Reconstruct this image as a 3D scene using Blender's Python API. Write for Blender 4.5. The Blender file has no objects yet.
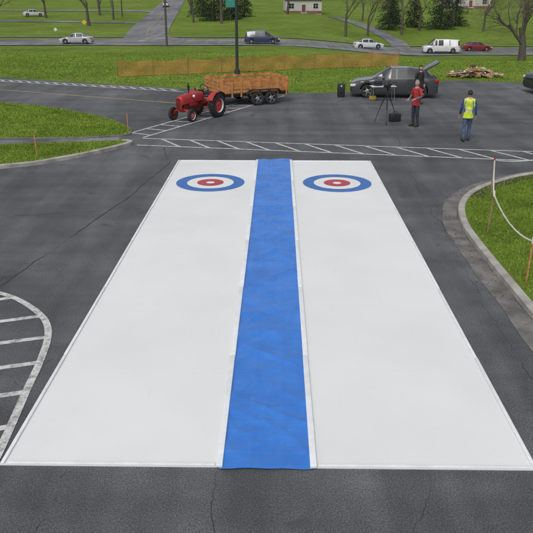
import bpy, bmesh, math, random
import numpy as np
from mathutils import Vector, Matrix, noise, Euler
from mathutils.geometry import tessellate_polygon
random.seed(7); rng=np.random.default_rng(5)
scene=bpy.context.scene
R2=math.radians

# ------------------------------------------------------------------ materials
def noise_n(nt,coord,scale,detail=4,rough=.55,dist=0):
    n=nt.nodes.new('ShaderNodeTexNoise'); n.inputs['Scale'].default_value=scale
    n.inputs['Detail'].default_value=detail; n.inputs['Roughness'].default_value=rough
    n.inputs['Distortion'].default_value=dist
    nt.links.new(coord,n.inputs['Vector']); return n.outputs['Fac']
def ramp(nt,fac,stops):
    n=nt.nodes.new('ShaderNodeValToRGB'); e=n.color_ramp.elements
    while len(e)<len(stops): e.new(.5)
    for i,(p,c) in enumerate(stops):
        e[i].position=p; e[i].color=(c[0],c[1],c[2],1) if hasattr(c,'__len__') else (c,c,c,1)
    nt.links.new(fac,n.inputs['Fac']); return n.outputs['Color']
def mix(nt,fac,a,b,mode='MIX'):
    n=nt.nodes.new('ShaderNodeMix'); n.data_type='RGBA'; n.blend_type=mode
    for s,v in ((n.inputs[0],fac),(n.inputs[6],a),(n.inputs[7],b)):
        if isinstance(v,(int,float)): s.default_value=v
        elif isinstance(v,(tuple,list)): s.default_value=(v[0],v[1],v[2],1)
        else: nt.links.new(v,s)
    return n.outputs[2]
def newmat(name):
    m=bpy.data.materials.new(name); m.use_nodes=True; nt=m.node_tree
    return m,nt,nt.nodes['Principled BSDF'],nt.nodes.new('ShaderNodeTexCoord').outputs['Object']
def bump(nt,b,h,strength,dist):
    n=nt.nodes.new('ShaderNodeBump'); n.inputs['Strength'].default_value=strength; n.inputs['Distance'].default_value=dist
    nt.links.new(h,n.inputs['Height']); nt.links.new(n.outputs['Normal'],b.inputs['Normal'])
def M(name,col,rough=.6,metal=0,var=.15,scale=6,bmp=0,bscale=60,coat=0,col2=None):
    m,nt,b,c=newmat(name)
    f=noise_n(nt,c,scale,5)
    c1=tuple(x*(1-var) for x in col); c2=col2 or tuple(min(1,x*(1+var)) for x in col)
    nt.links.new(ramp(nt,f,[(.3,c1),(.7,c2)]),b.inputs['Base Color'])
    b.inputs['Roughness'].default_value=rough; b.inputs['Metallic'].default_value=metal
    b.inputs['Coat Weight'].default_value=coat
    if bmp: bump(nt,b,noise_n(nt,c,bscale,3),bmp,.01)
    return m

def mapped(nt,c,sc,rot=0):
    mp=nt.nodes.new('ShaderNodeMapping'); mp.inputs['Scale'].default_value=sc; mp.inputs['Rotation'].default_value=(0,0,rot)
    nt.links.new(c,mp.inputs['Vector']); return mp.outputs[0]
def asphalt_mat(name,base,crack=True):
    m,nt,b,c=newmat(name)
    big=noise_n(nt,c,.085,6,.6,.7); mid=noise_n(nt,c,.9,7,.68,.3); fine=noise_n(nt,c,55,3,.7); fine2=noise_n(nt,c,150,2,.8)
    col=ramp(nt,big,[(.36,tuple(x*.66 for x in base)),(.48,base),(.56,tuple(x*1.12 for x in base)),(.66,tuple(x*1.5 for x in base))])
    col=mix(nt,.8,col,ramp(nt,mid,[(.3,.70),(.7,1.28)]),'MULTIPLY')
    col=mix(nt,1,col,ramp(nt,fine,[(.34,.5),(.5,.95),(.66,1.7)]),'MULTIPLY')
    col=mix(nt,1,col,ramp(nt,fine2,[(.35,.55),(.65,1.5)]),'MULTIPLY')
    s1=noise_n(nt,mapped(nt,c,(1.1,.10,1),.1),1,4,.55)
    col=mix(nt,.7,col,ramp(nt,s1,[(.38,.74),(.62,1.24)]),'MULTIPLY')
    s2=noise_n(nt,mapped(nt,c,(.07,1.0,1),.12),1,4,.55)
    col=mix(nt,.6,col,ramp(nt,s2,[(.38,.80),(.62,1.22)]),'MULTIPLY')
    st=noise_n(nt,c,.75,3,.5,1.2)
    col=mix(nt,ramp(nt,st,[(.64,0),(.72,.5)]),col,tuple(x*.40 for x in base))
    pale=noise_n(nt,c,2.1,6,.7,1.0)
    col=mix(nt,ramp(nt,pale,[(.62,0),(.8,.2)]),col,tuple(x*2.3 for x in base))
    if crack:
        mp=nt.nodes.new('ShaderNodeVectorMath'); mp.operation='ADD'
        nz=nt.nodes.new('ShaderNodeTexNoise'); nz.inputs['Scale'].default_value=1.6; nz.inputs['Detail'].default_value=6
        nt.links.new(c,nz.inputs['Vector'])
        sc=nt.nodes.new('ShaderNodeVectorMath'); sc.operation='SCALE'; sc.inputs['Scale'].default_value=.9
        nt.links.new(nz.outputs['Color'],sc.inputs[0]); nt.links.new(c,mp.inputs[0]); nt.links.new(sc.outputs[0],mp.inputs[1])
        vo=nt.nodes.new('ShaderNodeTexVoronoi'); vo.feature='DISTANCE_TO_EDGE'; vo.inputs['Scale'].default_value=.55
        nt.links.new(mp.outputs[0],vo.inputs['Vector'])
        ck=ramp(nt,vo.outputs['Distance'],[(0,1),(.006,0)])
        mk=ramp(nt,noise_n(nt,c,.3,3),[(.50,0),(.62,.6)])
        col=mix(nt,mix(nt,1,ck,mk,'MULTIPLY'),col,(.02,.02,.02))
    nt.links.new(col,b.inputs['Base Color'])
    nt.links.new(ramp(nt,mid,[(.3,.68),(.7,.92)]),b.inputs['Roughness']); b.inputs['Specular IOR Level'].default_value=.4
    bump(nt,b,fine,.6,.006); return m
ASPH=asphalt_mat('asphalt',(.083,.087,.092))
ROADM=asphalt_mat('road_asphalt',(.15,.155,.16),False)

def lawn_mat(name,a,b_,c_):
    m,nt,b,c=newmat(name)
    col=ramp(nt,noise_n(nt,c,.09,6,.65,.3),[(.3,a),(.5,b_),(.7,c_)])
    col=mix(nt,.8,col,ramp(nt,noise_n(nt,c,.8,6,.75),[(.3,.65),(.7,1.35)]),'MULTIPLY')
    col=mix(nt,.8,col,ramp(nt,noise_n(nt,c,14,5,.85),[(.3,.5),(.7,1.5)]),'MULTIPLY')
    col=mix(nt,ramp(nt,noise_n(nt,c,.3,6,.7),[(.56,0),(.74,.5)]),col,(.16,.145,.05))
    col=mix(nt,ramp(nt,noise_n(nt,c,5,3,.6),[(.67,0),(.71,.6)]),col,(.13,.085,.04))
    nt.links.new(col,b.inputs['Base Color']); b.inputs['Roughness'].default_value=.95
    b.inputs['Specular IOR Level'].default_value=.1
    bump(nt,b,noise_n(nt,c,25,4,.7),.8,.04); return m
LAWN=lawn_mat('lawn',(.095,.155,.022),(.13,.195,.028),(.165,.23,.042))
BLADE=lawn_mat('grass_blades',(.145,.235,.032),(.19,.29,.040),(.25,.34,.06))

def paint_mat(name,col,wear=.5):
    m,nt,b,c=newmat(name)
    w=noise_n(nt,c,9,6,.75)
    f=ramp(nt,w,[(.36,wear),(.56,0)])
    f2=ramp(nt,noise_n(nt,c,60,3,.7),[(.3,.6),(.5,0)])
    k=mix(nt,f,col,(.10,.10,.10)); k=mix(nt,f2,k,(.13,.13,.13))
    nt.links.new(k,b.inputs['Base Color']); b.inputs['Roughness'].default_value=.7; return m
WLINE=paint_mat('white_road_paint',(.62,.62,.60),.75)
YLINE=paint_mat('yellow_road_paint',(.50,.36,.09),.85)
CONC=M('concrete',(.34,.325,.295),.9,var=.3,scale=3,bmp=.4)
GUTTER=M('gutter_concrete',(.15,.145,.135),.9,var=.4,scale=2.5,bmp=.4)
CRACK=M('crack_sealer',(.032,.032,.034),.7,var=.4,scale=3)
SOIL=M('soil_mulch',(.045,.034,.024),.95,var=.5,scale=14,bmp=.6)
BLACK=M('black_plastic',(.016,.016,.018),.5)
RUB=M('tyre_rubber',(.022,.022,.022),.85)
STEEL=M('steel',(.45,.45,.46),.35,.9)
GLASS=M('window_glass',(.012,.015,.018),.06,var=.05)
GLASS.node_tree.nodes['Principled BSDF'].inputs['Specular IOR Level'].default_value=.8
LAMP=M('headlight_glass',(.6,.62,.63),.15)
REDL=M('tail_light',(.35,.01,.01),.2)
UNDER=M('underbody',(.01,.01,.01),.9)
def carpaint(n,c): return M(n,c,.28,.25,var=.04,coat=.6)
WOOD=M('orange_stained_wood',(.46,.20,.065),.7,var=.45,scale=4,bmp=.3)
OLDW=M('weathered_wood',(.25,.17,.10),.8,var=.4,scale=8,bmp=.3)
TRED=M('tractor_red',(.36,.022,.022),.45,var=.28,scale=5,coat=.15)
TDRK=M('tractor_cast_iron',(.14,.018,.015),.6,var=.35,scale=9)
BARK=M('bark',(.085,.072,.06),.95,var=.4,scale=6,bmp=.8,bscale=18)
NEED=M('spruce_needles',(.024,.044,.020),.9,var=.6,scale=1.3)
BUDS=M('tree_buds',(.13,.105,.06),.9,var=.4,scale=1)

# ------------------------------------------------------------------ mesh builder
class B:
    def __init__(s): s.v=[];s.f=[];s.m=[];s.mats=[]
    def mi(s,mat):
        if mat not in s.mats: s.mats.append(mat)
        return s.mats.index(mat)
    def add(s,vs,fs,mat,T=None):
        o=len(s.v); s.v+= [tuple(T@Vector(p)) if T else tuple(p) for p in vs]
        s.f+=[[i+o for i in f] for f in fs]
        if isinstance(mat,list): s.m+=[s.mi(x) for x in mat]
        else: s.m+=[s.mi(mat)]*len(fs)
    def box(s,c,d,mat,rot=(0,0,0),bev=0):
        x,y,z=[k/2 for k in d]; T=Matrix.Translation(c)@Euler(rot).to_matrix().to_4x4()
        if bev<=0:
            vs=[(a*x,b*y,e*z) for a in(-1,1) for b in(-1,1) for e in(-1,1)]
            s.add(vs,[(0,1,3,2),(4,6,7,5),(0,4,5,1),(2,3,7,6),(0,2,6,4),(1,5,7,3)],mat,T)
        else:
            bm=bmesh.new(); bmesh.ops.create_cube(bm,size=1)
            for v in bm.verts: v.co=Vector((v.co.x*d[0],v.co.y*d[1],v.co.z*d[2]))
            bmesh.ops.bevel(bm,geom=list(bm.edges),offset=bev,segments=3,profile=.5,affect='EDGES')
            bm.verts.index_update()
            s.add([v.co.copy() for v in bm.verts],[[v.index for v in f.verts] for f in bm.faces],mat,T); bm.free()
    def tube(s,pts,rad,seg,mat,cap=True,sq=1.0):
        pts=[Vector(p) for p in pts]; n=len(pts)
        if not hasattr(rad,'__len__'): rad=[rad]*n
        D=(pts[-1]-pts[0]); D=D if D.length>1e-6 else pts[1]-pts[0]; D.normalize()
        ref=Vector((0,0,1)) if abs(D.z)<.8 else Vector((1,0,0))
        vs=[];fs=[]
        for i,p in enumerate(pts):
            t=(pts[min(i+1,n-1)]-pts[max(i-1,0)]).normalized()
            a=t.cross(ref); a=a.normalized() if a.length>1e-5 else Vector((0,1,0)); b=t.cross(a).normalized()
            for k in range(seg):
                q=2*math.pi*k/seg; vs.append(p+a*math.cos(q)*rad[i]+b*math.sin(q)*rad[i]*sq)
        for i in range(n-1):
            for k in range(seg):
                k2=(k+1)%seg; fs.append((i*seg+k,i*seg+k2,(i+1)*seg+k2,(i+1)*seg+k))
        if cap: fs.append(tuple(range(seg))); fs.append(tuple((n-1)*seg+k for k in range(seg))[::-1])
        s.add(vs,fs,mat)
    def lathe(s,prof,c,axis,seg,mats):
        ax=Vector(axis).normalized(); ref=Vector((0,0,1)) if abs(ax.z)<.8 else Vector((1,0,0))
        a=ax.cross(ref).normalized(); b=ax.cross(a); c=Vector(c); vs=[];fs=[];ms=[]
        for (h,r) in prof:
            for k in range(seg):
                q=2*math.pi*k/seg; vs.append(c+ax*h+(a*math.cos(q)+b*math.sin(q))*r)
        for i in range(len(prof)-1):
            for k in range(seg):
                k2=(k+1)%seg; fs.append((i*seg+k,i*seg+k2,(i+1)*seg+k2,(i+1)*seg+k)); ms.append(mats[i] if isinstance(mats,list) else mats)
        s.add(vs,fs,ms)
    def ell(s,c,r,mat,seg=14,rings=9,fn=None):
        vs=[];fs=[]
        for i in range(rings+1):
            t=math.pi*i/rings
            for k in range(seg):
                q=2*math.pi*k/seg; d=Vector((math.sin(t)*math.cos(q),math.sin(t)*math.sin(q),math.cos(t)))
                p=Vector((d.x*r[0],d.y*r[1],d.z*r[2]))
                if fn: p=fn(d,p)
                vs.append(p+Vector(c))
        for i in range(rings):
            for k in range(seg):
                k2=(k+1)%seg; fs.append((i*seg+k,(i+1)*seg+k,(i+1)*seg+k2,i*seg+k2))
        s.add(vs,fs,mat)
    def mesh(s,name,smooth=True,ang=38):
        me=bpy.data.meshes.new(name); me.from_pydata(s.v,[],s.f)
        for mt in s.mats: me.materials.append(mt)
        me.polygons.foreach_set('material_index',s.m)
        if smooth:
            me.polygons.foreach_set('use_smooth',[True]*len(s.f)); me.set_sharp_from_angle(angle=R2(ang))
        me.update(); return me
    def build(s,name,loc=(0,0,0),rz=0,smooth=True,ang=38):
        o=bpy.data.objects.new(name,s.mesh(name,smooth,ang)); scene.collection.objects.link(o)
        o.location=loc; o.rotation_euler=(0,0,rz); return o
def link(name,me,loc,rz=0,sc=1):
    o=bpy.data.objects.new(name,me); scene.collection.objects.link(o); o.location=loc; o.rotation_euler=(0,0,rz); o.scale=(sc,)*3; return o

# ------------------------------------------------------------------ terrain
def ss(x,a,b):
    t=np.clip((x-a)/(b-a),0,1); return t*t*(3-2*t)
def ry(x): return 106+9*ss(x,0,30)
def H(x,y):
    d=2+2*ss(x,0,25); r=ry(x)
    z=-d*ss(y,47,r-9)
    z=np.where(y>r+8,-d+(1.8+d)*(y-r-8)/(250-r-8),z)
    z=np.where(y>250,1.8+(np.minimum(y,700)-250)*.07,z)
    z=z+np.where(y>r+14,.25*np.sin(x*.07)*np.sin(y*.05)*ss(y,r+14,r+40),0)
    return z
def Hf(x,y): return float(H(np.float64(x),np.float64(y)))
xs=np.concatenate([np.linspace(-1500,-120,12)[:-1],np.linspace(-120,120,121),np.linspace(120,1500,12)[1:]])
ys=np.concatenate([np.linspace(-600,-20,6)[:-1],np.linspace(-20,46,8)[:-1],np.linspace(46,260,160)[:-1],np.linspace(260,1600,20)])
X,Y=np.meshgrid(xs,ys); Z=H(X,Y)-.012
nx,ny=len(xs),len(ys)
me=bpy.data.meshes.new('ground')
vs=np.stack([X.ravel(),Y.ravel(),Z.ravel()],1).tolist()
fs=[(j*nx+i,j*nx+i+1,(j+1)*nx+i+1,(j+1)*nx+i) for j in range(ny-1) for i in range(nx-1)]
me.from_pydata(vs,[],fs); me.materials.append(LAWN); me.polygons.foreach_set('use_smooth',[True]*len(fs))
g=bpy.data.objects.new('ground',me); scene.collection.objects.link(g)

def catmull(P,n=6):
    P=[Vector((p[0],p[1],0)) for p in P]; out=[]
    for i in range(len(P)-1):
        a=P[max(i-1,0)];b=P[i];c=P[i+1];d=P[min(i+2,len(P)-1)]
        for k in range(n):
            t=k/n; out.append(.5*((2*b)+(-a+c)*t+(2*a-5*b+4*c-d)*t*t+(-a+3*b-3*c+d)*t**3))
    out.append(P[-1]); return out
def ribbon(b,P,w,z,mat,drape=False,nw=1,step=None):
    P=[Vector((p[0],p[1],0)) for p in P]
    vs=[];fs=[]
    for i,p in enumerate(P):
        t=(P[min(i+1,len(P)-1)]-P[max(i-1,0)]).normalized(); nrm=Vector((-t.y,t.x,0))
        ww=w[i] if hasattr(w,'__len__') else w
        for k in range(nw+1):
            q=p+nrm*ww*(k/nw-.5); vs.append((q.x,q.y,(Hf(q.x,q.y) if drape else 0)+z))
    for i in range(len(P)-1):
        for k in range(nw):
            o=i*(nw+1)+k; fs.append((o,o+nw+1,o+nw+2,o+1))
    b.add(vs,fs,mat)
def polyfill(b,P,z,mat):
    pl=[Vector((p[0],p[1],0)) for p in P]; t=tessellate_polygon([pl])
    fs=[]
    for a in t:
        n=(pl[a[1]]-pl[a[0]]).cross(pl[a[2]]-pl[a[0]]); fs.append(a if n.z>0 else a[::-1])
    b.add([(p.x,p.y,z) for p in pl],fs,mat)

# parking lot
lot=[(-60,-25),(40,-25),(40,41),(22,41.8),(14.5,42),(11,43),(8,40.5),(5.5,38.6),(3,37.4),(.5,37.6),(-4.6,39.2),(-10,41.6),(-16,44.3),(-60,62)]
b=B(); polyfill(b,lot,0,ASPH); b.build('parking_lot',smooth=False)
# far road and side road
b=B()
ribbon(b,[(x,float(ry(np.float64(x)))) for x in range(-260,261,4)],13,.06,ROADM,True,6)
ribbon(b,[(x,float(ry(np.float64(x)))-6) for x in range(-260,261,4)],.15,.10,WLINE,True)
ribbon(b,[(x,float(ry(np.float64(x)))+6) for x in range(-260,261,4)],.15,.10,WLINE,True)
ribbon(b,[(x,float(ry(np.float64(x)))) for x in range(-260,261,4)],.25,.10,YLINE,True)
b.build('road',smooth=False)
b=B(); P=catmull([(-18,111),(-19.5,120),(-22,143),(-25,180),(-29,230),(-36,300),(-50,420)],12)
ribbon(b,P,[7+9*max(0,1-i/8) for i in range(len(P))],.075,ROADM,True,4)
ribbon(b,catmull([(-60,150),(-40,152),(-23,150)],8),4.5,.065,ROADM,True,3)
ribbon(b,catmull([(-90,196),(-60,192),(-34,190),(-26,186)],8),6,.065,ROADM,True,3)
ribbon(b,P[10:],.14,.11,YLINE,True)
b.build('side_road',smooth=False)
b=B(); ribbon(b,catmull([(22,118),(23,135),(20,160),(16,178)],8),3.2,.07,ROADM,True,3); b.build('driveway',smooth=False)
b=B(); ribbon(b,[(x,float(ry(np.float64(x)))+10.5) for x in range(-200,201,4) if not -28<x<-8],1.2,.08,GUTTER,True,2)
b.build('sidewalk',smooth=False)

# ------------------------------------------------------------------ markings
b=B()
def hatch(b,A0,A1,B0,B1,n,slant,mat=WLINE,w=.1):
    A0,A1,B0,B1=[Vector(p) for p in (A0,A1,B0,B1)]
    ribbon(b,[A0,A1],w,.0085,mat); ribbon(b,[B0,B1],w,.0085,mat)
    for i in range(n):
        t=(i+.5)/n; u=t+slant
        if 0<=u<=1: ribbon(b,[A0.lerp(A1,t),B0.lerp(B1,u)],w,.0045,mat)
hatch(b,(-4.5,24.15),(14,20.7),(-4.5,25.35),(14,22.2),18,-.045)
hatch(b,(-4.5,25.5),(.9,36.4),(-5.1,26.4),(.0,36.7),12,-.04)
hatch(b,(-17.5,43.2),(-4.4,37.9),(-17.8,44.0),(-4.7,38.8),22,-.02,w=.12)
ribbon(b,[(-26,44.5),(-14.3,38.7),(-4.35,33.9)],.12,.0045,YLINE)
cur=catmull([(-7.5,12.3),(-6,11.95),(-4.73,11.38),(-4.15,10.95),(-3.65,10.36),(-3.40,9.75),(-3.28,8.96),(-3.22,8.14),(-3.12,6.92),(-3.08,6.0),(-3.05,4.9)],6)
ribbon(b,cur[:-8],.11,.0085,WLINE)
cy=[p.y for p in cur][::-1]; cx_=[p.x for p in cur][::-1]
for y0 in (11.2,10.45,9.7,8.9,8.1,7.3):
    xr=float(np.interp(y0,cy,cx_)); ribbon(b,[(-7.4,y0-1.25),(xr,y0)],.11,.0045,WLINE)
b.build('parking_lines',smooth=False)

# cracks and seams
b=B()
def crackline(P,w=.018,jit=.05,step=.07):
    P=[Vector((p[0],p[1],0)) for p in P]; Q=[];ww=[]; o=0; k2=1
    for a,c in zip(P[:-1],P[1:]):
        k=max(1,int((c-a).length/step)); nrm=(c-a).normalized(); nrm=Vector((-nrm.y,nrm.x,0))
        for i in range(k):
            o=o*.9+random.uniform(-jit,jit)*.6; k2=max(.08,min(1.4,k2+random.uniform(-.35,.35))); Q.append(a.lerp(c,i/k)+nrm*o); ww.append(w*k2)
    ribbon(b,Q,ww,.0025,CRACK)
crackline([(-6.5,9.3),(-4.86,11.7),(-3.6,17.5),(-3.05,21.5),(-3.6,24)],.028,.02)
crackline([(-2.6,3.5),(-2.25,5.6),(-2.2,6.5)],.009); crackline([(-.75,3.6),(-.55,5.4),(-.5,6.5)],.008)
crackline([(1.5,3.5),(1.35,5.0),(1.9,6.6)],.006)
crackline([(3.6,7.0),(3.75,11),(4.0,16),(4.3,21),(5.2,30)],.011)
crackline([(-9,14),(-6,16),(-4,16.4)],.012); crackline([(-12,29),(-5,30),(2,27),(9,29),(14,27)],.018)
crackline([(5,20.5),(8,19.9),(13,22)],.014); crackline([(-4,31.5),(-9,35),(-16,36)],.02)
b.build('asphalt_cracks',smooth=False)

# ------------------------------------------------------------------ kerbs, islands, grass
def kerb(b,P,w=.16,h=.12,mat=CONC):
    prof=[(-w/2,-.01),(-w/2,h*.85),(-w/2+.02,h),(w/2-.02,h),(w/2,h*.85),(w/2,-.01)]
    vs=[];fs=[];n=len(P)
    for i,p in enumerate(P):
        t=(P[min(i+1,n-1)]-P[max(i-1,0)]).normalized(); nr=Vector((-t.y,t.x,0))
        for a,z in prof: q=p+nr*a; vs.append((q.x,q.y,z))
    for i in range(n-1):
        for k in range(5): o=i*6+k; fs.append((o,o+1,o+7,o+6))
    b.add(vs,fs,mat)
rk=catmull([(40,30),(20,24.5),(11,21.3),(7.70,19.78),(6.51,18.99),(5.5,17.95),(4.85,16.7),(4.52,15.24),(4.44,13.89),(4.42,12.08),(4.42,10.36),(4.4,6),(4.4,0),(4.4,-10)],6)
b=B(); kerb(b,rk); b.build('curb')
def offs(P,d):
    out=[]
    for i,p in enumerate(P):
        t=(P[min(i+1,len(P)-1)]-P[max(i-1,0)]).normalized(); out.append(p+Vector((-t.y,t.x,0))*d)
    return out
b=B(); gw=[.36+.10*noise.noise(Vector((i*.4,0,0))) for i in range(len(rk))]; ribbon(b,offs(rk,-.27),gw,.006,GUTTER); b.build('gutter',smooth=False)
rin=offs(rk,.06)
rp=[(p.x,p.y) for p in rin]+[(40,-10)]
b=B(); polyfill(b,rp,.085,LAWN); b.build('grass_island',smooth=False)
b=B(); ribbon(b,offs(rk,.24)[:34],.30,.092,SOIL); b.build('soil_bed',smooth=False)
lk=catmull([(-14,18.9),(-8.05,20.76),(-6.53,21.8),(-5.5,23.0),(-4.9,23.9),(-4.75,24.35),(-5.05,24.6)],6)
b=B(); kerb(b,lk); b.build('curb')
lin=offs(lk,.06); lp=[(p.x,p.y) for p in lin]+[(-6.5,24.3),(-9.1,23.9),(-14,23.6),(-26,23.2),(-26,15)]
b=B(); polyfill(b,lp,.085,LAWN); b.build('grass_island',smooth=False)
l2=[(-26,25.5),(-9.55,25.2),(-5.6,25.7),(-5.15,26.4),(-5.47,27.56),(-7.05,29.9),(-9.95,32.4),(-12.7,33.8),(-26,40)]
l2=[(p.x,p.y) for p in catmull(l2,4)]
b=B(); polyfill(b,l2,.05,LAWN); kerb(b,[Vector((p[0],p[1],0)) for p in l2],.1,.055,GUTTER); b.build('grass_island',smooth=False)
b=B(); ribbon(b,[(-26,24.4),(-9,24.55),(-5.3,25.1)],1.0,.006,ROADM); b.build('footpath',smooth=False)

def inpoly(px,py,P):
    c=np.zeros(len(px),bool); n=len(P)
    for i in range(n):
        x1,y1=P[i];x2,y2=P[(i+1)%n]
        if y1==y2: continue
        cond=((y1>py)!=(y2>py))&(px<(x2-x1)*(py-y1)/(y2-y1)+x1); c^=cond
    return c
def blades(name,P,bb,n,h0,h1,z,w=.012,drape=False,fade=None):
    px=rng.uniform(bb[0],bb[1],n); py=rng.uniform(bb[2],bb[3],n); k=inpoly(px,py,P)
    if fade: k&=(rng.uniform(0,1,n)>((py-fade[0])/(fade[1]-fade[0])))
    px=px[k];py=py[k]; n=len(px)
    zz=(H(px,py)-.012) if drape else np.full(n,z)
    a=rng.uniform(0,6.283,n); h=rng.uniform(h0,h1,n); ww=w*rng.uniform(.6,1.4,n)
    l=rng.uniform(0,.9,n)*h; la=rng.uniform(0,6.283,n)
    v=np.zeros((n,3,3)); v[:,0]=np.stack([px-np.cos(a)*ww,py-np.sin(a)*ww,zz],1); v[:,1]=np.stack([px+np.cos(a)*ww,py+np.sin(a)*ww,zz],1)
    v[:,2]=np.stack([px+np.cos(la)*l,py+np.sin(la)*l,zz+h],1)
    me=bpy.data.meshes.new(name); me.from_pydata(v.reshape(-1,3).tolist(),[],np.arange(n*3).reshape(-1,3).tolist())
    me.materials.append(BLADE); o=bpy.data.objects.new(name,me); scene.collection.objects.link(o)
gi=[(p.x,p.y) for p in offs(rk,.14)]+[(40,-10)]
blades('grass',gi,(4.4,12,7,22),90000,.03,.07,.08)
blades('grass',lp,(-13,-4.8,18,24.6),40000,.03,.065,.08,.016)
blades('grass',l2,(-16,-5,25,36),60000,.03,.07,.045,.02)
field=[(-45,58),(-16,44.5),(-10,41.8),(-4.6,39.4),(.5,37.8),(3,37.6),(5.5,38.8),(8,40.7),(11,43.2),(14.5,42.2),(22,42),(30,42),(45,96),(-45,96)]
blades('grass',field,(-40,40,37,96),190000,.04,.09,0,.035,True,(50,96))

# ------------------------------------------------------------------ curling sheets
def white_panel():
    m,nt,b,c=newmat('white_panel')
    col=ramp(nt,noise_n(nt,c,.5,4,.5),[(.3,(.70,.715,.70)),(.7,(.76,.77,.755))])
    col=mix(nt,ramp(nt,noise_n(nt,c,4,8,.75),[(.58,0),(.8,.28)]),col,(.50,.51,.50))
    col=mix(nt,ramp(nt,noise_n(nt,mapped(nt,c,(9,.7,1)),1.5,6,.7),[(.6,0),(.75,.22)]),col,(.5,.52,.53))
    nt.links.new(col,b.inputs['Base Color'])
    nt.links.new(ramp(nt,noise_n(nt,c,2,5,.6),[(.3,.34),(.7,.55)]),b.inputs['Roughness'])
    bump(nt,b,noise_n(nt,c,1.2,4,.5),.15,.02); return m
PAN=white_panel()
SEAM=M('panel_seam',(.64,.66,.655),.6)
BORD=M('white_foam_border',(.72,.745,.76),.55,var=.08)
BLU=M('house_blue',(.035,.14,.43),.45,var=.15,scale=9); RED=M('house_red',(.42,.045,.06),.45,var=.15,scale=9)
def sheet(name,x0,x1,inner):
    b=B(); L=15.2; cx=(x0+x1)/2
    b.box((cx,L/2,.008),(x1-x0,L,.02),PAN)
    for i in range(1,7):
        b.box((cx,i*L/7+.003,.0181),(x1-x0-.2,.004,.0012),SEAM)
    for xx in (x0+.03,x1-.03):
        inn=abs(xx-inner)<.1; w_=.075 if inn else .045; h_=.04 if inn else .022
        for i in range(6):
            l=L/6; b.box((xx+random.uniform(-.004,.004),l*(i+.5)-(.03 if inn and i==0 else 0),.018+h_/2),(w_,l-.008,h_),BORD,(0,0,random.uniform(-.001,.001)),.006)
    b.box((cx,.025,.026),(x1-x0-.16,.045,.016),BORD,(0,0,0),.004)
    b.box((cx,L-.025,.026),(x1-x0-.16,.045,.016),BORD,(0,0,0),.004)
    def ann(r0,r1,z,mat,yc=12.5):
        n=72; vs=[];fs=[]
        for r in (r0,r1):
            for k in range(n): q=2*math.pi*k/n; vs.append((cx+r*math.cos(q),yc+r*math.sin(q),z))
        for k in range(n): k2=(k+1)%n; fs.append((k,n+k,n+k2,k2))
        b.add(vs,fs,mat)
    ann(.65,.95,.0225,BLU); ann(.12,.37,.0225,RED)
    return b.build(name,(0,6.5,0),R2(-.9),ang=30)
sheet('curling_sheet',-3.02,-.50,-.50); sheet('curling_sheet',.50,3.03,.50)

# tarp
def tarp_mat():
    m,nt,b,c=newmat('blue_tarp_plastic')
    col=ramp(nt,noise_n(nt,c,1.5,6,.6),[(.3,(.028,.155,.53)),(.7,(.05,.22,.68))])
    col=mix(nt,ramp(nt,noise_n(nt,c,7,6,.7,.5),[(.56,0),(.75,.3)]),col,(.10,.30,.74))
    nt.links.new(col,b.inputs['Base Color']); b.inputs['Roughness'].default_value=.30
    b.inputs['Specular IOR Level'].default_value=.6
    bump(nt,b,noise_n(nt,mapped(nt,c,(1,1.6,1)),6,6,.6,.8),.4,.03); return m
TARP=tarp_mat()
nxx,nyy=40,760; vs=[];fs=[]
for j in range(nyy+1):
    t=j/nyy; y=6.46+t*15.45
    for i in range(nxx+1):
        u=i/nxx
        xl=-.535; xr=.545
        x=xl+(xr-xl)*u+.012*noise.noise(Vector((u*2,y*2,9)))
        r=1-abs(noise.noise(Vector((x*2.0,y*1.2,1.7))))*3; r2=1-abs(noise.noise(Vector((x*4.+3,y*4,7.7))))*3
        r3=1-abs(noise.noise(Vector((x*1.2+y*1.1,y*.7,4.2))))*4; r4=1-abs(noise.noise(Vector((x*1.0-y*.9,y*.9,14.2))))*4
        z=.010+.022*max(0,r)**2+.007*max(0,r2)**2+.022*max(0,r3)**2+.018*max(0,r4)**2
        fy=abs(((y-6.46)%.62)-.31); z+=.010*max(0,1-fy/.03)
        for fx in (-.18,.18): z+=.009*max(0,1-abs(x-fx)/.03)
        ed=min(1,(y-6.46)/.3); z=.010+(z-.010)*(.35+.65*ed)
        if u<.05 or u>.95: z=max(.024,min(z,.03))
        yy=y+(.03*noise.noise(Vector((x*3,0,5))) if j==0 else 0)
        vs.append((x,yy-6.5,z))
for j in range(nyy):
    for i in range(nxx): o=j*(nxx+1)+i; fs.append((o,o+1,o+nxx+2,o+nxx+1))
b=B(); b.add(vs,fs,TARP); b.build('blue_tarp',(0,6.5,0),R2(-.9),ang=60)

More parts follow.
